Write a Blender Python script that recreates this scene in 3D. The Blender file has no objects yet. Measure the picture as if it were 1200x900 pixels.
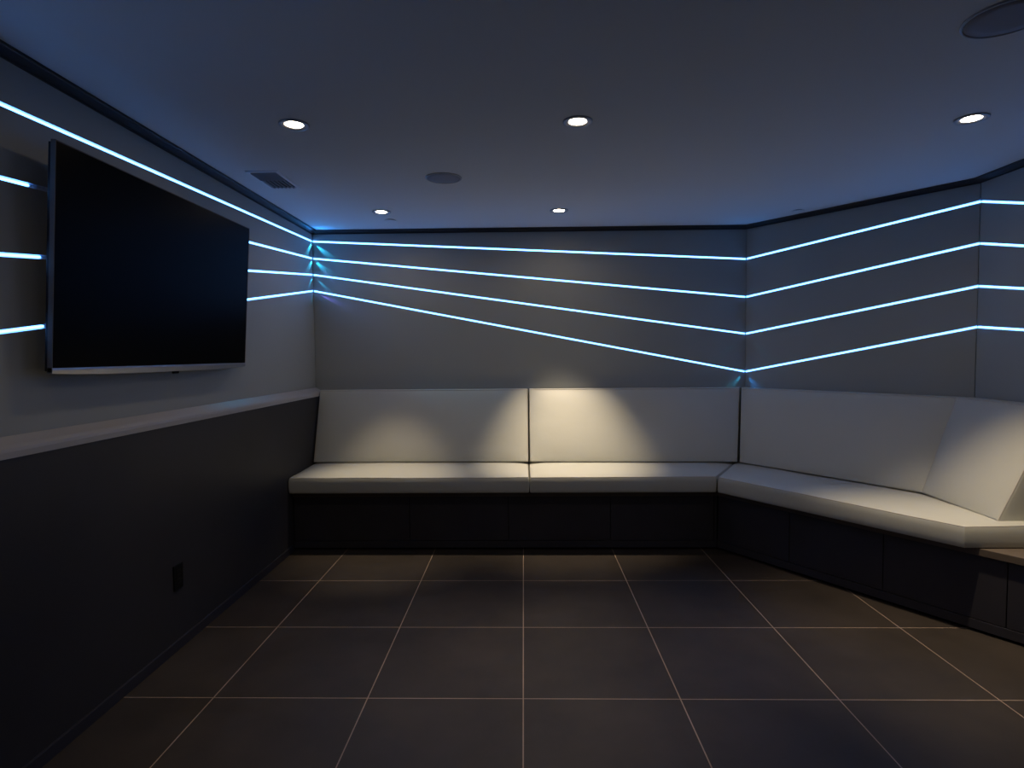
import bpy, bmesh, math, random
from mathutils import Vector, Matrix, noise
random.seed(7)
PI = math.pi
S = bpy.context.scene
C = S.collection

# ------------------------------------------------------------------ camera, world, exposure
F_PX, YAW, PITCH, ROLL, CAM_H = 699.5, 0.019724, 0.048641, -0.0079317, 1.33918
fwd = Vector((-math.sin(YAW) * math.cos(PITCH), math.cos(YAW) * math.cos(PITCH), -math.sin(PITCH)))
rgt = Vector((math.cos(YAW), math.sin(YAW), 0))
upv = rgt.cross(fwd)
r2 = rgt * math.cos(ROLL) + upv * math.sin(ROLL)
u2 = -rgt * math.sin(ROLL) + upv * math.cos(ROLL)
cam = bpy.data.cameras.new('camera')
cam.sensor_width = 36
cam.lens = 36 * F_PX / 1200
cam.clip_start = 0.02
co = bpy.data.objects.new('camera', cam)
C.objects.link(co)
M3 = Matrix((r2, u2, -fwd)).transposed()
co.matrix_world = Matrix.Translation((0, 0, CAM_H)) @ M3.to_4x4()
S.camera = co
w = bpy.data.worlds.new('world')
S.world = w
w.use_nodes = True
w.node_tree.nodes['Background'].inputs[0].default_value = (0, 0, 0, 1)
w.node_tree.nodes['Background'].inputs[1].default_value = 0
S.view_settings.view_transform = 'Standard'
S.view_settings.look = 'None'
S.view_settings.gamma = 1
S.view_settings.use_curve_mapping = False
S.view_settings.exposure = 0

LED_COL = (0.92, 3.2, 9.6)          # radiance of the light lines
LED_STRENGTH = 1.0
WARM = (1.0, 0.80, 0.56)
SPILL = 2.7
# downlights: x, y, spot watts, spot half angle (deg), glow watts, label
ZC = 2.32

# ------------------------------------------------------------------ materials
def mat(name, col, rough=0.6, spec=0.5, metal=0.0, bump=None, mott=None, coat=0.0):
    m = bpy.data.materials.new(name)
    m.use_nodes = True
    nt = m.node_tree
    b = nt.nodes['Principled BSDF']
    b.inputs['Base Color'].default_value = (*col, 1)
    b.inputs['Roughness'].default_value = rough
    b.inputs['Specular IOR Level'].default_value = spec
    b.inputs['Metallic'].default_value = metal
    b.inputs['Coat Weight'].default_value = coat
    tc = nt.nodes.new('ShaderNodeTexCoord')
    if mott:
        sc, amt = mott
        n = nt.nodes.new('ShaderNodeTexNoise')
        n.inputs['Scale'].default_value = sc
        n.inputs['Detail'].default_value = 6
        nt.links.new(tc.outputs['Object'], n.inputs['Vector'])
        mr = nt.nodes.new('ShaderNodeMapRange')
        mr.inputs[1].default_value = 0.3
        mr.inputs[2].default_value = 0.7
        mr.inputs[3].default_value = 1 - amt
        mr.inputs[4].default_value = 1 + amt
        nt.links.new(n.outputs['Fac'], mr.inputs[0])
        mx = nt.nodes.new('ShaderNodeVectorMath')
        mx.operation = 'SCALE'
        mx.inputs[0].default_value = col
        nt.links.new(mr.outputs[0], mx.inputs['Scale'])
        nt.links.new(mx.outputs[0], b.inputs['Base Color'])
    if bump:
        sc, st, dist = bump
        n = nt.nodes.new('ShaderNodeTexNoise')
        n.inputs['Scale'].default_value = sc
        n.inputs['Detail'].default_value = 4
        nt.links.new(tc.outputs['Object'], n.inputs['Vector'])
        bp = nt.nodes.new('ShaderNodeBump')
        bp.inputs['Strength'].default_value = st
        bp.inputs['Distance'].default_value = dist
        nt.links.new(n.outputs['Fac'], bp.inputs['Height'])
        nt.links.new(bp.outputs[0], b.inputs['Normal'])
    return m

def emis(name, col, strength):
    m = bpy.data.materials.new(name)
    m.use_nodes = True
    nt = m.node_tree
    nt.nodes.clear()
    e = nt.nodes.new('ShaderNodeEmission')
    o = nt.nodes.new('ShaderNodeOutputMaterial')
    e.inputs[0].default_value = (*col, 1)
    e.inputs[1].default_value = strength
    nt.links.new(e.outputs[0], o.inputs[0])
    return m

M = {}
M['wall'] = mat('wall_panel_grey', (0.345, 0.362, 0.345), 0.55, 0.35, bump=(350, 0.06, 0.001), mott=(1.3, 0.03))
M['ceiling'] = mat('ceiling_paint', (0.65, 0.66, 0.64), 0.9, 0.2, mott=(0.8, 0.02))
M['dado'] = mat('dark_laminate', (0.034, 0.033, 0.037), 0.5, 0.3, mott=(2.0, 0.12), bump=(200, 0.05, 0.001))
M['cap'] = mat('cap_light', (0.42, 0.40, 0.38), 0.5, 0.4, bump=(60, 0.05, 0.001))
M['crown'] = mat('crown_dark', (0.012, 0.011, 0.014), 0.45, 0.5)
M['base'] = mat('baseboard_dark', (0.028, 0.028, 0.040), 0.35, 0.5)
M['bench'] = mat('bench_dark', (0.034, 0.032, 0.040), 0.5, 0.4, mott=(3.0, 0.15), bump=(120, 0.06, 0.001))
M['bench_top'] = mat('bench_top_wood', (0.12, 0.095, 0.075), 0.5, 0.4, mott=(6.0, 0.15))
M['vinyl'] = mat('cushion_vinyl', (0.52, 0.525, 0.475), 0.5, 0.35, bump=(9, 0.25, 0.006), mott=(2.5, 0.025))
M['vinyl_pipe'] = mat('cushion_piping', (0.50, 0.475, 0.43), 0.5, 0.35)
M['alu'] = mat('aluminium_profile', (0.75, 0.77, 0.80), 0.5, 0.5)
M['led'] = emis('led_diffuser', LED_COL, LED_STRENGTH)
M['lamp'] = emis('lamp_lens', (1.0, 0.82, 0.62), 45.0)
M['ring'] = mat('white_trim_ring', (0.34, 0.34, 0.34), 0.4, 0.5)
M['grille'] = mat('speaker_grille', (0.26, 0.26, 0.28), 0.7, 0.3)
M['register'] = mat('register_white', (0.70, 0.70, 0.70), 0.5, 0.4)
M['louver'] = mat('register_louver', (0.32, 0.32, 0.33), 0.6, 0.3)
M['black'] = mat('black_void', (0.004, 0.004, 0.005), 0.8, 0.1)
M['screen'] = mat('tv_glass', (0.0004, 0.0004, 0.0004), 0.32, 0.03)
M['tvback'] = mat('tv_back', (0.01, 0.01, 0.011), 0.5, 0.3)
M['edge'] = mat('tv_edge', (0.13, 0.125, 0.115), 0.6, 0.1)
M['silver'] = mat('tv_silver', (0.36, 0.36, 0.38), 0.32, 0.5, metal=0.85)
M['steel'] = mat('mount_steel', (0.05, 0.05, 0.055), 0.4, 0.5, metal=0.6)
M['plate'] = mat('outlet_black', (0.003, 0.003, 0.003), 0.55, 0.25)
M['plate2'] = mat('outlet_face', (0.006, 0.006, 0.006), 0.45, 0.3)

def floor_mat():
    m = bpy.data.materials.new('floor_tile')
    m.use_nodes = True
    nt = m.node_tree
    L = nt.links.new
    b = nt.nodes['Principled BSDF']
    tc = nt.nodes.new('ShaderNodeTexCoord')
    mp = nt.nodes.new('ShaderNodeMapping')
    mp.inputs['Location'].default_value = (0.0105 + 6.1, -3.4856 + 6.1, 0)
    L(tc.outputs['Object'], mp.inputs[0])
    br = nt.nodes.new('ShaderNodeTexBrick')
    br.offset = 0
    br.squash = 1
    br.inputs['Scale'].default_value = 1
    br.inputs['Brick Width'].default_value = 0.61
    br.inputs['Row Height'].default_value = 0.61
    br.inputs['Mortar Size'].default_value = 0.0022
    br.inputs['Mortar Smooth'].default_value = 0.0
    br.inputs['Bias'].default_value = 0
    br.inputs['Color1'].default_value = (0.036, 0.028, 0.023, 1)
    br.inputs['Color2'].default_value = (0.042, 0.033, 0.027, 1)
    br.inputs['Mortar'].default_value = (0.36, 0.27, 0.21, 1)
    L(mp.outputs[0], br.inputs[0])
    n = nt.nodes.new('ShaderNodeTexNoise')
    n.inputs['Scale'].default_value = 2.6
    n.inputs['Detail'].default_value = 9
    n.inputs['Roughness'].default_value = 0.62
    L(tc.outputs['Object'], n.inputs['Vector'])
    mr = nt.nodes.new('ShaderNodeMapRange')
    mr.inputs[1].default_value = 0.3
    mr.inputs[2].default_value = 0.7
    mr.inputs[3].default_value = 0.72
    mr.inputs[4].default_value = 1.28
    L(n.outputs['Fac'], mr.inputs[0])
    mx = nt.nodes.new('ShaderNodeVectorMath')
    mx.operation = 'SCALE'
    L(br.outputs['Color'], mx.inputs[0])
    L(mr.outputs[0], mx.inputs['Scale'])
    L(mx.outputs[0], b.inputs['Base Color'])
    b.inputs['Roughness'].default_value = 0.5
    b.inputs['Specular IOR Level'].default_value = 0.35
    bp = nt.nodes.new('ShaderNodeBump')
    bp.inputs['Strength'].default_value = 0.4
    bp.inputs['Distance'].default_value = 0.002
    inv = nt.nodes.new('ShaderNodeMath')
    inv.operation = 'SUBTRACT'
    inv.inputs[0].default_value = 1
    L(br.outputs['Fac'], inv.inputs[1])
    L(inv.outputs[0], bp.inputs['Height'])
    L(bp.outputs[0], b.inputs['Normal'])
    return m
M['floor'] = floor_mat()

# ------------------------------------------------------------------ helpers
def obj(name, bm, m, parent=None, smooth=False, kind=None):
    me = bpy.data.meshes.new(name)
    bmesh.ops.recalc_face_normals(bm, faces=bm.faces)
    bm.to_mesh(me)
    bm.free()
    me.materials.append(m)
    if smooth:
        for p in me.polygons:
            p.use_smooth = True
    o = bpy.data.objects.new(name, me)
    C.objects.link(o)
    if parent:
        o.parent = parent
        o.matrix_parent_inverse = Matrix.Translation(-Vector(parent.location)) if parent.rotation_euler[:] == (0, 0, 0) else Matrix.Identity(4)
    if kind:
        o['kind'] = kind
    return o

def thing(name, label, cat, loc=(0, 0, 0), group=None):
    o = bpy.data.objects.new(name, None)
    o.empty_display_size = 0.1
    C.objects.link(o)
    o.location = loc
    o['label'] = label
    o['category'] = cat
    if group:
        o['group'] = group
    return o

def quad(bm, a, b, c, d):
    return bm.faces.new([bm.verts.new(p) for p in (a, b, c, d)])

def box(bm, lo, hi, bev=0.0):
    vs = [bm.verts.new((x, y, z)) for x in (lo[0], hi[0]) for y in (lo[1], hi[1]) for z in (lo[2], hi[2])]
    fs = []
    for f in ((0, 1, 3, 2), (4, 6, 7, 5), (0, 4, 5, 1), (2, 3, 7, 6), (0, 2, 6, 4), (1, 5, 7, 3)):
        fs.append(bm.faces.new([vs[i] for i in f]))
    if bev > 0:
        es = set(e for f in fs for e in f.edges)
        bmesh.ops.bevel(bm, geom=list(es), offset=bev, segments=2, affect='EDGES', profile=0.6)
    return vs

def prism(bm, poly, z0, z1, bev=0.0):
    lo = [bm.verts.new((x, y, z0)) for x, y in poly]
    hi = [bm.verts.new((x, y, z1)) for x, y in poly]
    n = len(poly)
    fs = [bm.faces.new(lo[::-1]), bm.faces.new(hi)]
    for i in range(n):
        fs.append(bm.faces.new((lo[i], lo[(i + 1) % n], hi[(i + 1) % n], hi[i])))
    if bev:
        es = set(e for f in fs for e in f.edges)
        bmesh.ops.bevel(bm, geom=list(es), offset=bev, segments=2, affect='EDGES', profile=0.6)

def lathe(bm, prof, cx, cy, z, n=48, close=False):
    rings = []
    for r, dz in prof:
        rings.append([bm.verts.new((cx + r * math.cos(2 * PI * k / n), cy + r * math.sin(2 * PI * k / n), z + dz)) for k in range(n)])
    pairs = list(zip(rings, rings[1:]))
    if close:
        pairs.append((rings[-1], rings[0]))
    for a, b in pairs:
        for k in range(n):
            bm.faces.new((a[k], a[(k + 1) % n], b[(k + 1) % n], b[k]))
    return rings

def cap(bm, ring):
    bm.faces.new(ring)

def tube(bm, pts, r, closed=True, n=8):
    N = len(pts)
    rings = []
    for i, p in enumerate(pts):
        a = pts[(i - 1) % N] if closed or i > 0 else p
        b = pts[(i + 1) % N] if closed or i < N - 1 else p
        t = (b - a).normalized()
        s = t.cross(Vector((0, 0, 1)))
        if s.length < 0.1:
            s = t.cross(Vector((0, 1, 0)))
        s.normalize()
        q = t.cross(s).normalized()
        rings.append([bm.verts.new(p + (s * math.cos(2 * PI * k / n) + q * math.sin(2 * PI * k / n)) * r) for k in range(n)])
    # keep the rings untwisted
    m = N if closed else N - 1
    for i in range(m):
        A, B = rings[i], rings[(i + 1) % N]
        off = min(range(n), key=lambda o: (A[0].co - B[o].co).length)
        d1 = (A[1].co - B[(off + 1) % n].co).length
        d2 = (A[1].co - B[(off - 1) % n].co).length
        sg = 1 if d1 <= d2 else -1
        for k in range(n):
            bm.faces.new((A[k], A[(k + 1) % n], B[(off + sg * (k + 1)) % n], B[(off + sg * k) % n]))

# ------------------------------------------------------------------ plan of the room
# inner wall line, seen from above: left wall, back wall, angled wall, right wall
PL = [Vector((-1.65, -1.6)), Vector((-1.65, 4.70)), Vector((1.73, 4.70)), Vector((2.61, 3.50)), Vector((2.61, -1.6))]
DEP = 0.013       # depth of the channels
CH = 0.0084       # half height of a channel

def mitre(i, off):
    """corner i of the wall line pushed outwards by off"""
    P = PL[i]
    if i == 0 or i == len(PL) - 1:
        d = (PL[1] - PL[0]) if i == 0 else (PL[-1] - PL[-2])
        d = d.normalized()
        return P + Vector((-d.y, d.x)) * off
    a = (P - PL[i - 1]).normalized()
    b = (PL[i + 1] - P).normalized()
    na, nb = Vector((-a.y, a.x)), Vector((-b.y, b.x))
    m = (na + nb).normalized()
    return P + m * (off / m.dot(na))

def mitre_in(i, off):
    return mitre(i, -off)

def ground(name, poly, z, m, thick):
    bm = bmesh.new()
    prism(bm, poly, min(z, z + thick), max(z, z + thick))
    return obj(name, bm, m, kind='structure')

fl_poly = [(-1.75, -1.7), (2.71, -1.7), (2.71, 3.53), (1.78, 4.80), (-1.75, 4.80)]
ground('floor', fl_poly, 0, M['floor'], -0.06)
ground('ceiling', fl_poly, ZC, M['ceiling'], 0.06)

# heights of the four light lines at the wall corners
ZLEFT = [((1.897, 2.147), (4.70, 2.241)), ((1.884, 1.912), (4.70, 2.108)), ((1.870, 1.669), (4.70, 1.981)), ((1.857, 1.424), (4.70, 1.855))]
ZBL = [2.241, 2.108, 1.981, 1.855]
ZBR = [2.068, 1.775, 1.490, 1.195]
ZKK = [2.192, 1.955, 1.712, 1.479]
ZRW = [(3.195, 2.106), (3.19, 1.885), (3.185, 1.664), (3.178, 1.449)]
LED_LEFT_Y = 0.4
LED_RIGHT_Y = 1.7

def wall_mesh(name, p0, p1, q0, q1, zb, zt, lines, g0, g1):
    """p0,p1 inner ends; q0,q1 mitred back ends; lines = [(z at p0, z at p1)] from the top down"""
    bm = bmesh.new()
    d = (p1 - p0).normalized()
    a, b = p0 + d * g0, p1 - d * g1
    out = Vector((-d.y, d.x)) * DEP
    L = (p1 - p0).length
    def zz(ln, t):
        return ln[0] + (ln[1] - ln[0]) * t
    ta, tb = g0 / L, 1 - g1 / L
    edges_top = [(zt, zt)]
    for ln in lines:
        za, zb2 = zz(ln, ta), zz(ln, tb)
        sl = math.sqrt(1 + ((ln[1] - ln[0]) / L) ** 2)
        edges_top.append((za + CH * sl, zb2 + CH * sl))
        edges_top.append((za - CH * sl, zb2 - CH * sl))
    edges_top.append((zb, zb))
    def P(v, z):
        return (v.x, v.y, z)
    for k in range(0, len(edges_top), 2):
        (t0, t1), (b0, b1) = edges_top[k], edges_top[k + 1]
        quad(bm, P(a, b0), P(b, b1), P(b, t1), P(a, t0))                      # face
        quad(bm, P(a, t0), P(b, t1), P(b + out, t1), P(a + out, t0))          # top return
        quad(bm, P(a, b0), P(b, b1), P(b + out, b1), P(a + out, b0))          # bottom return
        quad(bm, P(a, b0), P(a, t0), P(a + out, t0), P(a + out, b0))
        quad(bm, P(b, b1), P(b, t1), P(b + out, t1), P(b + out, b1))
    quad(bm, P(q0, zb), P(q1, zb), P(q1, zt), P(q0, zt))
    o2 = Vector((-d.y, d.x)) * 0.08
    quad(bm, P(q0 + o2, zb), P(q1 + o2, zb), P(q1 + o2, zt), P(q0 + o2, zt))
    return bm

G = 0.002
corners_in = PL
back = [mitre(i, DEP) for i in range(5)]
def zl(i, y):
    (y0, z0), (y1, z1) = ZLEFT[i]
    return z0 + (z1 - z0) * (y - y0) / (y1 - y0)
def zr(i, y):
    y1, z1 = ZRW[i]
    return ZKK[i] + (z1 - ZKK[i]) * (y - 3.50) / (y1 - 3.50)

# left wall: a plain part behind the camera, then the grooved part
pm = Vector((-1.65, LED_LEFT_Y))
bm = wall_mesh('x', pm, PL[1], Vector((-1.65 - DEP, LED_LEFT_Y)), back[1], 0.0, ZC,
               [(zl(i, LED_LEFT_Y), zl(i, 4.70)) for i in range(4)], 0, G)
box(bm, (-1.73, -1.7, 0), (-1.65, LED_LEFT_Y, ZC))
obj('wall_left', bm, M['wall'], kind='structure')
bm = wall_mesh('x', PL[1], PL[2], back[1], back[2], 0.0, ZC, list(zip(ZBL, ZBR)), G, G)
obj('wall_back', bm, M['wall'], kind='structure')
bm = wall_mesh('x', PL[2], PL[3], back[2], back[3], 0.0, ZC, list(zip(ZBR, ZKK)), G, G)
obj('wall_angled', bm, M['wall'], kind='structure')
pr = Vector((2.61, LED_RIGHT_Y))
bm = wall_mesh('x', PL[3], pr, back[3], Vector((2.61 + DEP, LED_RIGHT_Y)), 0.0, ZC,
               [(ZKK[i], zr(i, LED_RIGHT_Y)) for i in range(4)], G, 0)
quad(bm, (2.61, -1.6, 0), (2.61, LED_RIGHT_Y, 0), (2.61, LED_RIGHT_Y, ZC), (2.61, -1.6, ZC))
quad(bm, (2.69, -1.6, 0), (2.69, LED_RIGHT_Y, 0), (2.69, LED_RIGHT_Y, ZC), (2.69, -1.6, ZC))
obj('wall_right', bm, M['wall'], kind='structure')
bm = bmesh.new()
box(bm, (-1.73, -1.7, 0), (2.69, -1.6, ZC))
obj('wall_front', bm, M['wall'], kind='structure')

# lower dark wall panel on the left, its light sloping cap and its baseboard
bm = bmesh.new()
box(bm, (-1.65, -1.6, 0.0), (-1.60, 4.70, 1.036))
obj('wall_lower_left', bm, M['dado'], kind='structure')
bm = bmesh.new()
prof = [(-1.650, 1.070), (-1.6462, 1.070), (-1.6462, 1.0935), (-1.637, 1.088), (-1.609, 1.070), (-1.5985, 1.060), (-1.5955, 1.050), (-1.5955, 1.030), (-1.650, 1.030)]
A = [bm.verts.new((x, -1.6, z)) for x, z in prof]
B = [bm.verts.new((x, 4.70, z)) for x, z in prof]
for i in range(len(prof)):
    j = (i + 1) % len(prof)
    bm.faces.new((A[i], A[j], B[j], B[i]))
bm.faces.new(A)
bm.faces.new(B[::-1])
obj('trim_1', bm, M['cap'], kind='structure')
bm = bmesh.new()
box(bm, (-1.60, -1.6, 0.0), (-1.588, 4.02, 0.045), 0.002)
obj('baseboard_left', bm, M['base'], kind='structure')

# crown trim: one length on each wall
CP = [(0.0, 0.026), (0.007, 0.026), (0.007, 0.021), (0.012, 0.020), (0.042, 0.008), (0.044, 0.004), (0.051, 0.004), (0.051, 0.0), (0.0, 0.0)]
for i in range(4):
    bm = bmesh.new()
    A = []
    B = []
    for p, dz in CP:
        a, b = mitre_in(i, p), mitre_in(i + 1, p)
        A.append(bm.verts.new((a.x, a.y, ZC - dz)))
        B.append(bm.verts.new((b.x, b.y, ZC - dz)))
    for k in range(len(CP)):
        j = (k + 1) % len(CP)
        bm.faces.new((A[k], A[j], B[j], B[k]))
    bm.faces.new(A)
    bm.faces.new(B[::-1])
    obj('trim_%d' % (i + 2), bm, M['crown'], kind='structure')

# ------------------------------------------------------------------ light lines
def light_line(p0, p1, z0, z1, gaps, label, group, q0=None, q1=None):
    """p0->p1 along the wall face; gaps = list of (t0, t1) stretches that carry a lit diffuser"""
    q0 = q0 or p0
    q1 = q1 or p1
    mid = (p0 + p1) / 2
    t = thing('led_light_line', label, 'light', (mid.x, mid.y, (z0 + z1) / 2), group)
    d = (p1 - p0)
    L = d.length
    d = d.normalized()
    out = Vector((-d.y, d.x))
    ax = Vector((d.x * L, d.y * L, z1 - z0)).normalized()
    o3 = Vector((out.x, out.y, 0))
    nrm = ax.cross(o3).normalized()
    if nrm.z < 0:
        nrm = -nrm
    a = Vector((p0.x, p0.y, z0))
    b = Vector((p1.x, p1.y, z1))
    def sweep(prof, t0, t1):
        bm = bmesh.new()
        P0, P1 = a.lerp(b, t0), a.lerp(b, t1)
        A = [bm.verts.new(P0 + o3 * u + nrm * v) for u, v in prof]
        B = [bm.verts.new(P1 + o3 * u + nrm * v) for u, v in prof]
        n = len(prof)
        for k in range(n):
            bm.faces.new((A[k], A[(k + 1) % n], B[(k + 1) % n], B[k]))
        bm.faces.new(A)
        bm.faces.new(B[::-1])
        return bm
    h = CH - 0.0003
    e = 0.0004
    D = DEP - 0.0005
    U = [(e, h), (D, h), (D, -h), (e, -h), (e, -h + 0.0012), (D - 0.0015, -h + 0.0012), (D - 0.0015, h - 0.0012), (e, h - 0.0012)]
    obj('profile', sweep(U, 0.0005, 0.9995), M['alu'], t)
    hd = 0.0040
    dz = DEP - 0.0022
    df = [(dz, hd), (dz, -hd), (0.0055, -hd), (0.0040, -hd * 0.55), (0.0034, 0), (0.0040, hd * 0.55), (0.0055, hd)]
    for t0, t1 in gaps:
        obj('diffuser', sweep(df, t0, t1), M['led'], t)
    return t

def lamp(parent, name, typ, loc, watts, col, direction=None, half=0, blend=0.7, size=0.003):
    ld = bpy.data.lights.new(name, typ)
    ld.energy = watts
    ld.color = col
    ld.shadow_soft_size = size
    if typ == 'SPOT':
        ld.spot_size = math.radians(half * 2)
        ld.spot_blend = blend
    lo = bpy.data.objects.new(name, ld)
    C.objects.link(lo)
    lo.location = loc
    if direction is not None:
        lo.rotation_euler = Vector(direction).normalized().to_track_quat('-Z', 'Y').to_euler()
    lo.parent = parent
    lo.matrix_parent_inverse = Matrix.Translation(-Vector(parent.location))
    return lo

CYAN = (0.02, 0.42, 0.75)
BLUE = (0.02, 0.30, 1.0)
VIOLET = (0.22, 0.18, 1.0)
def add_leak_spots(parent, ci, z, watts, col, el, half, sides='ab', tilt=0.03):
    '''added unseen spots imitating light that escapes the joint, grazing down both walls of corner ci'''
    P = PL[ci]
    a = (PL[ci - 1] - P).normalized()
    b = (PL[ci + 1] - P).normalized()
    na, nb = Vector((-a.y, a.x)), Vector((-b.y, b.x))
    if na.dot(b) < 0:
        na = -na
    if nb.dot(a) < 0:
        nb = -nb
    for sd, d, n in (('a', a, na), ('b', b, nb)):
        if sd not in sides:
            continue
        tilt_ = 0.16 if (sd == 'a' and ci == 1) else tilt
        o = P + n * 0.010 + d * 0.006
        c, s_ = math.cos(math.radians(el)), math.sin(math.radians(el))
        lamp(parent, 'added_leak_spot', 'SPOT', (o.x, o.y, z), watts, col, (d.x * c - n.x * tilt_, d.y * c - n.y * tilt_, -s_), half, 0.8)  # unseen spot added to imitate the light fans at the corner

ORD = ['top', 'second', 'third', 'lowest']
YL0, YL1 = LED_LEFT_Y, 4.70
def tl(y):
    return (y - YL0) / (YL1 - YL0)
SPLIT = [None, (2.00, 3.42), (2.035, 3.40), (2.035, 3.38)]
for i in range(4):
    gaps = [(0.001, 0.999)] if SPLIT[i] is None else [(0.001, tl(SPLIT[i][0])), (tl(SPLIT[i][1]), 0.999)]
    txt = {0: 'top blue-white light line on the left wall, passing above the television',
           1: 'second blue-white light line from the top on the left wall, interrupted by the television',
           2: 'third blue-white light line on the left wall, nearly level, passing behind the television',
           3: 'lowest blue-white light line on the left wall, passing behind the television'}[i]
    light_line(Vector((-1.65, YL0)), PL[1], zl(i, YL0), zl(i, YL1), gaps, txt, 'light lines on the left wall')
for i in range(4):
    txt = {0: 'top light line across the long back wall, just below the dark crown trim',
           1: 'second light line from the top across the long back wall, sloping down right',
           2: 'third light line from the top across the long back wall, sloping down right',
           3: 'lowest and steepest light line on the long back wall, above the cushions'}[i]
    t = light_line(PL[1], PL[2], ZBL[i], ZBR[i], [(0.001, 0.999)], txt, 'light lines on the back wall')
    if i == 0:
        lamp(t, 'added_glow_spot', 'SPOT', (-1.65 + 0.05, 4.70 - 0.05, ZBL[0] - 0.006), 1.8, BLUE, (1, -1, 0.55), 58, 1.0, 0.02)  # unseen spots added off the corners for the blue ceiling glow
        lamp(t, 'added_glow_spot', 'SPOT', (1.73 - 0.02, 4.70 - 0.045, ZBR[0]), 0.8, BLUE, (-0.45, -0.9, 0.6), 70, 1.0, 0.01)
        add_leak_spots(t, 1, ZBL[0] - 0.012, 12, CYAN, 40, 12)
    elif i == 1:
        add_leak_spots(t, 1, ZBL[1] - 0.012, 8, VIOLET, 47, 4, 'b')
        add_leak_spots(t, 1, ZBL[1] - 0.012, 6, CYAN, 42, 16)
    elif i == 2:
        add_leak_spots(t, 1, ZBL[2] - 0.012, 5, CYAN, 45, 9)
        add_leak_spots(t, 2, ZBR[2] - 0.012, 3, CYAN, 42, 4)
    else:
        add_leak_spots(t, 1, ZBL[3] - 0.012, 5, CYAN, 60, 5, 'a')
        add_leak_spots(t, 1, ZBL[3] - 0.012, 8, VIOLET, 24, 7, 'b')
        add_leak_spots(t, 2, ZBR[3] - 0.012, 1.5, CYAN, 45, 14, 'a')
        add_leak_spots(t, 2, ZBR[3] - 0.012, 2, BLUE, 50, 17, 'b', -0.05)
for i in range(4):
    txt = '%s light line%s on the angled wall, rising to the right' % (ORD[i], ' from the top' if i in (1, 2) else '')
    light_line(PL[2], PL[3], ZBR[i], ZKK[i], [(0.001, 0.999)], txt, 'light lines on the angled wall')
for i in range(4):
    txt = '%s light line%s on the right wall at the right edge of view' % (ORD[i], ' from the top' if i in (1, 2) else '')
    light_line(PL[3], Vector((2.61, LED_RIGHT_Y)), ZKK[i], zr(i, LED_RIGHT_Y), [(0.001, 0.999)], txt, 'light lines on the right wall')

# ------------------------------------------------------------------ cushions
def inset_poly(P, nrm, dl):
    n = len(P)
    out = []
    for i in range(n):
        a, b, c = P[i - 1], P[i], P[(i + 1) % n]
        e1, e2 = (b - a).normalized(), (c - b).normalized()
        n1, n2 = nrm.cross(e1).normalized(), nrm.cross(e2).normalized()
        m = (n1 + n2)
        m.normalize()
        out.append(b + m * (dl / max(0.35, m.dot(n1))))
    return out

def ring_pts(P, seg):
    """subdivide the loop into four sides of seg pieces; with five corners the fourth edge pair shares one side"""
    out = []
    n = len(P)
    for i in range(n):
        a, b = P[i], P[(i + 1) % n]
        m = seg // 2 if (n == 5 and i in (2, 3)) else seg
        for k in range(m):
            t = 0.5 - 0.5 * math.cos(PI * k / m)
            out.append(a.lerp(b, t))
    return out

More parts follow.
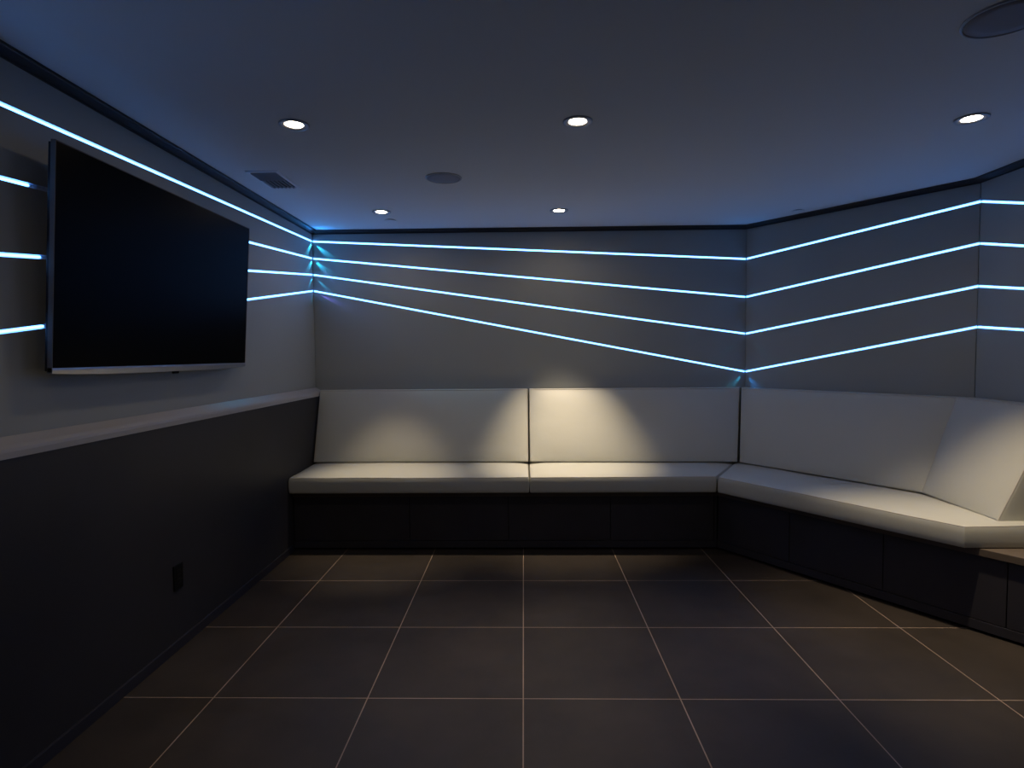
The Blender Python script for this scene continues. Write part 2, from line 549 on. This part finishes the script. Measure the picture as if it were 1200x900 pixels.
def cushion(front, rear, puff=0.02, lam=0.07, r=0.014, bulge=0.004, seg=26, seed=0, wav=0.002):
    """front/rear: matching corner loops (front counter-clockwise seen from outside). Returns (body, piping)"""
    front = [Vector(p) for p in front]
    rear = [Vector(p) for p in rear]
    nrm = Vector((0, 0, 0))
    for i in range(len(front)):
        nrm += front[i].cross(front[(i + 1) % len(front)])
    nrm.normalize()
    cen = sum(front, Vector()) / len(front)
    depth = sum((f - q).length for f, q in zip(front, rear)) / len(front)
    inrad = min((cen - front[i]).dot(nrm.cross((front[(i + 1) % len(front)] - front[i]).normalized())) for i in range(len(front)))
    bm = bmesh.new()
    rings = []
    def add(dl, t):
        f = inset_poly(front, nrm, dl)
        q = inset_poly(rear, nrm, dl)
        pts = [a.lerp(b, t) for a, b in zip(f, q)]
        pts = ring_pts(pts, seg)
        rings.append(pts)
    add(r, 1.0)
    for th in (0.35, 0.7):
        add(r * (1 - math.sin(th * PI / 2)), 1.0 - 0.006 * th / depth)
    for t in (0.92, 0.75, 0.55, 0.35, 0.2):
        add(-bulge * math.sin(PI * t), t)
    rd = r / depth
    for k in range(0, 5):
        th = k / 4 * PI / 2
        add(r * (1 - math.cos(th)), rd * (1 - math.sin(th)))
    outline = ring_pts([a.lerp(b, rd * 0.35) for a, b in zip(inset_poly(front, nrm, r * 0.35), inset_poly(rear, nrm, r * 0.35))], seg)
    def lifted(p):
        f2 = 1.0
        for i in range(len(front)):
            ev = (front[(i + 1) % len(front)] - front[i]).normalized()
            de = max(0.0, (p - front[i]).dot(nrm.cross(ev)) - r)
            f2 *= 1 - math.exp(-de / lam)
        return p + nrm * (puff * f2)
    last = rings[-1]
    s0 = last[0:seg + 1]
    s1 = last[seg:2 * seg + 1]
    s2 = last[2 * seg:3 * seg + 1][::-1]
    s3 = (last[3 * seg:] + [last[0]])[::-1]
    grid = [[None] * (seg + 1) for _ in range(seg + 1)]
    for a_ in range(seg + 1):
        for b_ in range(seg + 1):
            u, v = (0.5 - 0.5 * math.cos(PI * a_ / seg)), (0.5 - 0.5 * math.cos(PI * b_ / seg))
            p = (s0[a_] * (1 - v) + s2[a_] * v) + (s3[b_] * (1 - u) + s1[b_] * u) \
                - (s0[0] * (1 - u) * (1 - v) + s0[-1] * u * (1 - v) + s2[0] * (1 - u) * v + s2[-1] * u * v)
            grid[a_][b_] = p
    vr = []
    for j, pts in enumerate(rings):
        row = []
        for p in pts:
            q = p.copy()
            nz = noise.noise(Vector((p.x * 3.1 + seed, p.y * 3.1, p.z * 3.1)))
            nz2 = noise.noise(Vector((p.x * 11 + seed, p.y * 11, p.z * 11)))
            amp = wav if j > 3 else 0
            q += nrm * (nz * amp + nz2 * amp * 0.35)
            row.append(bm.verts.new(q))
        vr.append(row)
    n = len(vr[0])
    for a, b in zip(vr, vr[1:]):
        for k in range(n):
            bm.faces.new((a[k], a[(k + 1) % n], b[(k + 1) % n], b[k]))
    bm.faces.new(vr[0][::-1])
    gv = {}
    for a_ in range(seg + 1):
        gv[(a_, 0)] = vr[-1][a_]
        gv[(seg, a_)] = vr[-1][seg + a_]
        gv[(seg - a_, seg)] = vr[-1][2 * seg + a_]
        gv[(0, seg - a_)] = vr[-1][(3 * seg + a_) % (4 * seg)]
    for a_ in range(1, seg):
        for b_ in range(1, seg):
            p = lifted(grid[a_][b_])
            nz = noise.noise(Vector((p.x * 3.1 + seed, p.y * 3.1, p.z * 3.1)))
            nz2 = noise.noise(Vector((p.x * 11 + seed, p.y * 11, p.z * 11)))
            gv[(a_, b_)] = bm.verts.new(p + nrm * (nz * wav + nz2 * wav * 0.35))
    for a_ in range(seg):
        for b_ in range(seg):
            bm.faces.new((gv[(a_, b_)], gv[(a_ + 1, b_)], gv[(a_ + 1, b_ + 1)], gv[(a_, b_ + 1)]))
    pb = bmesh.new()
    pts = []
    for p in outline:
        nz = noise.noise(Vector((p.x * 3.1 + seed, p.y * 3.1, p.z * 3.1)))
        nz2 = noise.noise(Vector((p.x * 11 + seed, p.y * 11, p.z * 11)))
        pts.append(p + nrm * (nz * wav + nz2 * wav * 0.35))
    tube(pb, pts, 0.0032, True, 8)
    return bm, pb

def make_cushion(name, label, cat, loc, front, rear, group, **kw):
    t = thing(name, label, cat, loc, group)
    b, p = cushion(front, rear, **kw)
    obj('cushion_body', b, M['vinyl'], t, smooth=True)
    obj('piping', p, M['vinyl_pipe'], t, smooth=True)
    return t

ZB = 0.409       # underside of the seat cushions
XLW = -1.594
ZF, ZR = 0.519, 0.529
def seat(front_xy, zs, label, seed, zbs=(0.409, 0.409, 0.409, 0.409)):
    top = [(x, y, z) for (x, y), z in zip(front_xy, zs)]
    bot = [(x, y, z) for (x, y), z in zip(front_xy, zbs)]
    cx = sum(p[0] for p in front_xy) / len(front_xy)
    cy = sum(p[1] for p in front_xy) / len(front_xy)
    return make_cushion('seat_cushion', label, 'cushion', (cx, cy, ZB), top, bot, 'bench seat cushions', puff=0.011, lam=0.05, r=0.012, bulge=0.004, seed=seed, wav=0.0022)

CI = (1.283, 3.962)      # inner corner of the seat fronts
seat([(XLW, 3.975), (0.029, 3.975), (0.029, 4.685), (XLW, 4.685)], [ZF, ZF, ZR, ZR],
     'long off-white seat cushion on the back bench, left one beside the dark lower wall', 1)
seat([(0.039, 3.975), (CI[0] - 0.006, 3.972), (1.700, 4.685), (0.039, 4.685)], [ZF, ZF, ZR, ZR],
     'off-white seat cushion on the back bench, right one next to the inner corner', 2)
seat([(CI[0] + 0.006, 3.958), (2.072, 2.815), (2.595, 2.815), (2.595, 3.49), (1.716, 4.688)], [ZF, ZF - 0.003, 0.522, 0.530, ZR],
     'long off-white seat cushion on the angled bench, with a squared near end', 3,
     (0.410, 0.410, 0.410, 0.410, 0.410))

def backrest(fb0, fb1, ft0, ft1, rb0, rb1, rt0, rt1, label, seed, **kw):
    """front bottom left/right, front top left/right, rear the same"""
    cx = (fb0[0] + fb1[0]) / 2
    cy = (fb0[1] + fb1[1]) / 2
    return make_cushion('back_cushion', label, 'cushion', (cx, cy, fb0[2]), [fb0, fb1, ft1, ft0], [rb0, rb1, rt1, rt0],
                        'bench back cushions', puff=0.022, lam=0.07, r=0.014, bulge=0.002, seed=seed, wav=0.003, **kw)

zb, zt = 0.541, 1.074
backrest((-1.590, 4.43, zb), (0.030, 4.41, zb), (-1.590, 4.62, zt), (0.030, 4.62, zt),
         (-1.590, 4.66, zb), (0.030, 4.66, zb), (-1.590, 4.692, zt), (0.030, 4.692, zt),
         'wide off-white back cushion leaning on the back wall, left one', 5)
backrest((0.042, 4.41, zb), (1.558, 4.37, zb), (0.042, 4.62, zt), (1.652, 4.60, zt),
         (0.042, 4.66, zb), (1.685, 4.66, zb), (0.042, 4.692, zt), (1.700, 4.692, zt),
         'off-white back cushion leaning on the back wall, right one, lit brightest at its left', 6)
backrest((1.572, 4.360, zb), (2.240, 3.368, zb + 0.002), (1.664, 4.596, zt), (2.488, 3.466, zt),
         (1.700, 4.650, zb), (2.520, 3.510, zb), (1.722, 4.684, zt), (2.575, 3.520, zt),
         'wide off-white back cushion leaning on the angled wall, tinted blue at its upper left', 7)
backrest((2.232, 3.375, zb + 0.002), (2.262, 2.870, 0.521), (2.480, 3.468, zt), (2.530, 2.870, zt - 0.003),
         (2.560, 3.470, zb), (2.590, 2.870, 0.541), (2.592, 3.488, zt), (2.600, 2.870, zt - 0.003),
         'off-white back cushion leaning on the right wall, warmly lit, at the right edge of view', 8)

# ------------------------------------------------------------------ benches
dF = Vector((2.072 - 1.283, 2.815 - 3.962)).normalized()
nIn = Vector((-dF.y, dF.x))      # to the wall side
if nIn.x < 0:
    nIn = -nIn
YF = 4.05                        # face of the back bench panels
def along(off, t):               # point on a line parallel to the angled front, off behind the cushion front
    p = Vector(CI) + nIn * off + dF * t
    return p
def meet_back(off, y):           # where that line crosses y
    t = ((Vector(CI) + nIn * off).y - y) / -dF.y
    return along(off, t)

top_y = 4.033
cT = meet_back(0.06, top_y)
cB = meet_back(0.075, YF)
t = thing('bench_base', 'low dark built-in bench along the back wall under two seat cushions', 'bench', (-0.15, 4.3, 0), 'built-in bench bases')
bm = bmesh.new()
prism(bm, [(-1.598, top_y), (cT.x - 0.001, top_y), (1.72, 4.695), (-1.598, 4.695)], 0.373, 0.407, 0.002)
obj('bench_top', bm, M['bench_top'], t)
bm = bmesh.new()
cc = meet_back(0.10, YF + 0.022)
prism(bm, [(-1.598, YF + 0.022), (cc.x - 0.004, YF + 0.022), (1.71, 4.69), (-1.598, 4.69)], 0.06, 0.3725)
obj('carcass', bm, M['black'], t)
bm = bmesh.new()
prism(bm, [(-1.598, YF - 0.002), (cB.x - 0.002, YF - 0.002), (cB.x + 0.02, YF + 0.05), (-1.598, YF + 0.05)], 0.014, 0.060, 0.002)
obj('bottom_rail', bm, M['bench'], t)
bm = bmesh.new()
prism(bm, [(-1.598, YF + 0.08), (cB.x + 0.03, YF + 0.08), (1.70, 4.69), (-1.598, 4.69)], 0.0, 0.059)
obj('plinth', bm, M['black'], t)
xs = [-1.594, -0.793, -0.111, 0.587, cB.x - 0.022]
for a, b in zip(xs, xs[1:]):
    bm = bmesh.new()
    box(bm, (a + 0.002, YF, 0.064), (b - 0.002, YF + 0.020, 0.370), 0.0015)
    obj('front_panel', bm, M['bench'], t)
bm = bmesh.new()
box(bm, (cB.x - 0.020, YF - 0.001, 0.062), (cB.x - 0.003, YF + 0.021, 0.371), 0.001)
obj('end_stile', bm, M['bench'], t)

t = thing('bench_base', 'low dark built-in bench running along the angled wall, its bare top end showing at right', 'bench', (2.1, 3.4, 0), 'built-in bench bases')
XR = 2.600
def at_x(off, x):
    p = Vector(CI) + nIn * off
    return along(off, (x - p.x) / dF.x)
bm = bmesh.new()
e = at_x(0.06, XR)
prism(bm, [tuple(cT + Vector((0.0015, 0))), tuple(e), (XR, 3.497), (1.727, 4.690)][::1], 0.374, 0.409, 0.002)
obj('bench_top', bm, M['bench_top'], t)
def meet_cut(off, y=YF):
    return meet_back(off, y)
bm = bmesh.new()
a0, e = cc, at_x(0.10, XR)
prism(bm, [(a0.x + 0.001, a0.y), tuple(e), (XR, 3.49), (1.722, 4.685)], 0.06, 0.3725)
obj('carcass', bm, M['black'], t)
bm = bmesh.new()
e0, e1 = at_x(0.073, XR), at_x(0.12, XR)
s1 = meet_back(0.12, YF + 0.05)
prism(bm, [(cB.x + 0.001, cB.y), tuple(e0), tuple(e1), (s1.x, s1.y)], 0.014, 0.060, 0.002)
obj('bottom_rail', bm, M['bench'], t)
bm = bmesh.new()
a0, e = meet_back(0.14, YF + 0.09), at_x(0.14, XR)
prism(bm, [tuple(a0), tuple(e), (XR, 3.49), (1.722, 4.685)], 0.0, 0.059)
obj('plinth', bm, M['black'], t)
tb = (Vector(CI) - cB).length
t0 = (cB - (Vector(CI) + nIn * 0.075)).dot(dF)
ts = [t0 + 0.004, t0 + 0.524, t0 + 1.058, t0 + 1.592, (at_x(0.08, XR) - (Vector(CI) + nIn * 0.08)).dot(dF)]
for a, b in zip(ts, ts[1:]):
    bm = bmesh.new()
    a += 0.002
    b -= 0.002
    prism(bm, [tuple(along(0.075, a)), tuple(along(0.075, b)), tuple(along(0.095, b)), tuple(along(0.095, a))], 0.064, 0.370, 0.0015)
    obj('front_panel', bm, M['bench'], t)

# ------------------------------------------------------------------ television
TVX0, TVX1 = -1.575, -1.527       # front face, bottom and top
TVY0, TVY1 = 1.96, 3.345
TVZ0, TVZ1 = 1.291, 2.057
tv = bpy.data.objects.new('television', None)
C.objects.link(tv)
tv['label'] = 'large flat black television with a thin silver edge mounted on the left wall'
tv['category'] = 'television'
Ht = math.hypot(TVX1 - TVX0, TVZ1 - TVZ0)
Wt = TVY1 - TVY0
tilt = math.atan2(TVX1 - TVX0, TVZ1 - TVZ0)
# local: x out of the screen, y along the wall, z up the screen
tv.matrix_world = Matrix.Translation((TVX0, (TVY0 + TVY1) / 2, TVZ0)) @ Matrix.Rotation(tilt, 4, 'Y')
def tvpart(name, bm, m, par=None, smooth=False):
    o = obj(name, bm, m, None, smooth)
    o.parent = par or tv
    return o
bm = bmesh.new()
box(bm, (-0.006, -Wt / 2 + 0.004, 0.016), (0.0, Wt / 2 - 0.004, Ht - 0.004), 0.001)
tvpart('screen', bm, M['screen'])
bm = bmesh.new()      # thin silver edge: two sides and top
box(bm, (-0.015, -Wt / 2, 0.0), (0.0015, -Wt / 2 + 0.0035, Ht), 0.001)
box(bm, (-0.015, Wt / 2 - 0.0035, 0.0), (0.0015, Wt / 2, Ht), 0.001)
box(bm, (-0.015, -Wt / 2, Ht - 0.0035), (0.0, Wt / 2, Ht), 0.001)
tvpart('side_frame', bm, M['edge'])
bm = bmesh.new()      # bottom bar, slightly bowed downwards
n = 24
prev = None
for k in range(n + 1):
    u = -1 + 2 * k / n
    y = u * Wt / 2
    dip = -0.004 - 0.010 * (1 - u ** 4)
    row = [bm.verts.new(v) for v in ((-0.015, y, 0.016), (0.003, y, 0.016), (0.004, y, 0.010), (0.003, y, dip + 0.002), (-0.002, y, dip), (-0.015, y, dip))]
    if prev:
        for i in range(6):
            bm.faces.new((prev[i], prev[(i + 1) % 6], row[(i + 1) % 6], row[i]))
    else:
        bm.faces.new(row)
    prev = row
bm.faces.new(prev[::-1])
bar = tvpart('bottom_bar', bm, M['silver'], smooth=False)
bm = bmesh.new()
box(bm, (-0.012, 0.010, -0.024), (0.0, 0.050, -0.012), 0.003)
tvpart('sensor', bm, M['black'])
bm = bmesh.new()
box(bm, (-0.028, -Wt / 2 + 0.006, 0.004), (-0.0152, Wt / 2 - 0.006, Ht - 0.006), 0.002)
box(bm, (-0.042, -Wt / 2 + 0.20, 0.04), (-0.028, Wt / 2 - 0.20, Ht - 0.25), 0.004)
tvpart('back_cover', bm, M['tvback'])
bm = bmesh.new()
for yy in (-0.2, 0.2):
    box(bm, (-0.054, yy - 0.015, 0.12), (-0.042, yy + 0.015, Ht - 0.20), 0.001)
box(bm, (-0.070, -0.30, 0.30), (-0.054, 0.30, 0.40), 0.001)
tvpart('wall_mount', bm, M['steel'])

# ------------------------------------------------------------------ outlet in the lower wall
t = thing('power_outlet', 'black double power outlet plate in the dark lower left wall', 'outlet', (-1.60, 2.672, 0.332))
bm = bmesh.new()
box(bm, (-1.6, 2.672 - 0.036, 0.332 - 0.058), (-1.594, 2.672 + 0.036, 0.332 + 0.058), 0.0025)
obj('cover_plate', bm, M['plate'], t)
for dz in (-0.02, 0.02):
    bm = bmesh.new()
    box(bm, (-1.594, 2.672 - 0.017, 0.332 + dz - 0.014), (-1.5925, 2.672 + 0.017, 0.332 + dz + 0.014), 0.0006)
    r_ = obj('socket_face', bm, M['plate2'], t)
    bm = bmesh.new()
    for dy, hh in ((-0.006, 0.004), (0.006, 0.003)):
        box(bm, (-1.5925, 2.672 + dy - 0.001, 0.332 + dz - hh), (-1.5921, 2.672 + dy + 0.001, 0.332 + dz + hh))
    obj('slots', bm, M['black'], r_)
bm = bmesh.new()
box(bm, (-1.594, 2.670, 0.330), (-1.5932, 2.674, 0.334), 0.0005)
obj('screw', bm, M['steel'], t)

# ------------------------------------------------------------------ ceiling fittings
def downlight(x, y, watts, half, label, tiltv=(0, 0), blend=1.0, size=0.03):
    t = thing('downlight', label, 'light', (x, y, ZC), 'recessed ceiling downlights')
    bm = bmesh.new()
    lathe(bm, [(0.063, 0.0), (0.063, -0.004), (0.0615, -0.0055), (0.054, -0.0058), (0.043, -0.0035), (0.0375, -0.0022), (0.0375, 0.0)], x, y, ZC, 64, True)
    obj('trim_ring', bm, M['ring'], t, smooth=True)
    bm = bmesh.new()
    r = lathe(bm, [(0.0372, 0.0), (0.0372, -0.0012), (0.026, -0.0015), (0.010, -0.0017)], x, y, ZC, 48)
    cap(bm, r[-1])
    cap(bm, r[0])
    obj('lens', bm, M['lamp'], t, smooth=True)
    ld = bpy.data.lights.new('spot', 'SPOT')
    ld.energy = watts
    ld.color = WARM
    ld.spot_size = math.radians(half * 2)
    ld.spot_blend = blend
    ld.shadow_soft_size = size
    lo = bpy.data.objects.new('spot', ld)
    C.objects.link(lo)
    lo.location = (x, y, ZC - 0.012)
    d = Vector((tiltv[0], tiltv[1], -1)).normalized()
    lo.rotation_euler = d.to_track_quat('-Z', 'Y').to_euler()
    lo.parent = t
    lo.matrix_parent_inverse = Matrix.Translation(-Vector(t.location))
    sp = bpy.data.lights.new('spill', 'SPOT')      # the wide weak spill around the beam
    sp.energy = SPILL
    sp.color = WARM
    sp.spot_size = math.radians(168)
    sp.spot_blend = 0.6
    sp.shadow_soft_size = size
    so = bpy.data.objects.new('spill', sp)
    C.objects.link(so)
    so.location = (x, y, ZC - 0.012)
    so.parent = t
    so.matrix_parent_inverse = Matrix.Translation(-Vector(t.location))
    return t

downlight(-0.963, 2.555, 30, 28, 'bright round ceiling downlight nearest the television')
downlight(0.235, 2.570, 66, 27, 'bright round ceiling downlight in the middle of the nearer row')
downlight(1.895, 2.605, 125, 29, 'bright round ceiling downlight above the right-hand bench end', (0.04, 0.05))
downlight(-0.960, 4.100, 95, 21, 'small round ceiling downlight near the back left corner, beside a sprinkler cover', (0, -0.04))
downlight(0.248, 4.125, 180, 24, 'small round ceiling downlight near the middle of the back wall', (0.03, 0.09))
downlight(-0.960, 1.020, 18, 28, 'added unseen ceiling downlight before the near end of the television, left one of its row')  # row added out of view so the left wall gets more light
downlight(0.240, 1.020, 18, 28, 'added unseen ceiling downlight of the row nearest the camera, the middle one')
downlight(1.890, 1.020, 18, 28, 'added unseen ceiling downlight of the row nearest the camera, right one')

def speaker(x, y, r, label):
    t = thing('ceiling_speaker', label, 'speaker', (x, y, ZC), 'round ceiling speakers')
    bm = bmesh.new()
    lathe(bm, [(r, 0.0), (r, -0.003), (r - 0.003, -0.005), (r - 0.007, -0.005), (r - 0.008, -0.003), (r - 0.008, 0.0)], x, y, ZC, 72, True)
    obj('rim', bm, M['ring'], t, smooth=True)
    bm = bmesh.new()
    rr = r - 0.009
    R_ = lathe(bm, [(rr, 0.0), (rr, -0.003), (rr * 0.7, -0.0038), (rr * 0.35, -0.0042)], x, y, ZC, 72)
    cap(bm, R_[-1])
    cap(bm, R_[0])
    obj('grille', bm, M['grille'], t, smooth=True)
speaker(-0.435, 3.345, 0.100, 'round flat ceiling speaker grille between the two rows of downlights')
speaker(1.432, 1.835, 0.115, 'round flat ceiling speaker grille cut off by the top right edge of view')

for x, y, lb in ((-0.955, 4.345, 'small white sprinkler cover disc on the ceiling by the back left downlight'),
                 (1.899, 4.210, 'small white sprinkler cover disc on the ceiling above the angled wall')):
    t = thing('sprinkler_cover', lb, 'sprinkler', (x, y, ZC), 'sprinkler cover discs')
    bm = bmesh.new()
    r = lathe(bm, [(0.040, -0.004), (0.041, -0.005), (0.041, -0.0065), (0.038, -0.0075), (0.015, -0.008)], x, y, ZC, 40)
    cap(bm, r[-1])
    cap(bm, r[0])
    obj('cover_disc', bm, M['ceiling'], t, smooth=True)
    bm = bmesh.new()
    r = lathe(bm, [(0.030, 0.0), (0.030, -0.0045)], x, y, ZC, 32)
    cap(bm, r[-1])
    cap(bm, r[0])
    obj('collar', bm, M['black'], t, smooth=True)

# air register
vx0, vx1, vy0, vy1 = -1.462, -1.288, 3.168, 3.495
t = thing('air_vent', 'white slatted air vent in the ceiling above the television', 'vent', ((vx0 + vx1) / 2, (vy0 + vy1) / 2, ZC))
bm = bmesh.new()
b_ = 0.016
o_ = [(vx0, vy0), (vx1, vy0), (vx1, vy1), (vx0, vy1)]
def off(p, d):
    return [(p[0][0] + d, p[0][1] + d), (p[1][0] - d, p[1][1] + d), (p[2][0] - d, p[2][1] - d), (p[3][0] + d, p[3][1] - d)]
lv = [(off(o_, 0), 0), (off(o_, 0), -0.002), (off(o_, 0.003), -0.006), (off(o_, b_), -0.007), (off(o_, b_), 0)]
rows = [[bm.verts.new((x, y, ZC + z)) for x, y in p] for p, z in lv]
for a, b in zip(rows, rows[1:]):
    for k in range(4):
        bm.faces.new((a[k], a[(k + 1) % 4], b[(k + 1) % 4], b[k]))
obj('frame', bm, M['register'], t)
bm = bmesh.new()
box(bm, (vx0 + b_, vy0 + b_, ZC - 0.0012), (vx1 - b_, vy1 - b_, ZC - 0.0004))
obj('duct_plate', bm, M['black'], t)
bm = bmesh.new()
ix0, ix1, iy0, iy1 = vx0 + b_ + 0.001, vx1 - b_ - 0.001, vy0 + b_ + 0.001, vy1 - b_ - 0.001
ym = iy0 + (iy1 - iy0) * 0.45
k = 0
y = iy0 + 0.006
while y < ym - 0.01:        # slats across
    a = [(ix0, y, ZC - 0.0015), (ix1, y, ZC - 0.0015), (ix1, y + 0.011, ZC - 0.011), (ix0, y + 0.011, ZC - 0.011)]
    q = [Vector(v) for v in a]
    d = Vector((0, 0.0012, 0.0006))
    vs = [bm.verts.new(v) for v in q] + [bm.verts.new(v + d) for v in q]
    for f in ((0, 1, 2, 3), (7, 6, 5, 4), (0, 4, 5, 1), (1, 5, 6, 2), (2, 6, 7, 3), (3, 7, 4, 0)):
        bm.faces.new([vs[i] for i in f])
    y += 0.014
x = ix0 + 0.012
while x < ix1 - 0.012:      # slats lengthwise
    box(bm, (x, ym, ZC - 0.010), (x + 0.004, iy1, ZC - 0.0015))
    x += 0.022
box(bm, (ix0, ym - 0.004, ZC - 0.011), (ix1, ym, ZC - 0.0015))
obj('louver', bm, M['louver'], t)
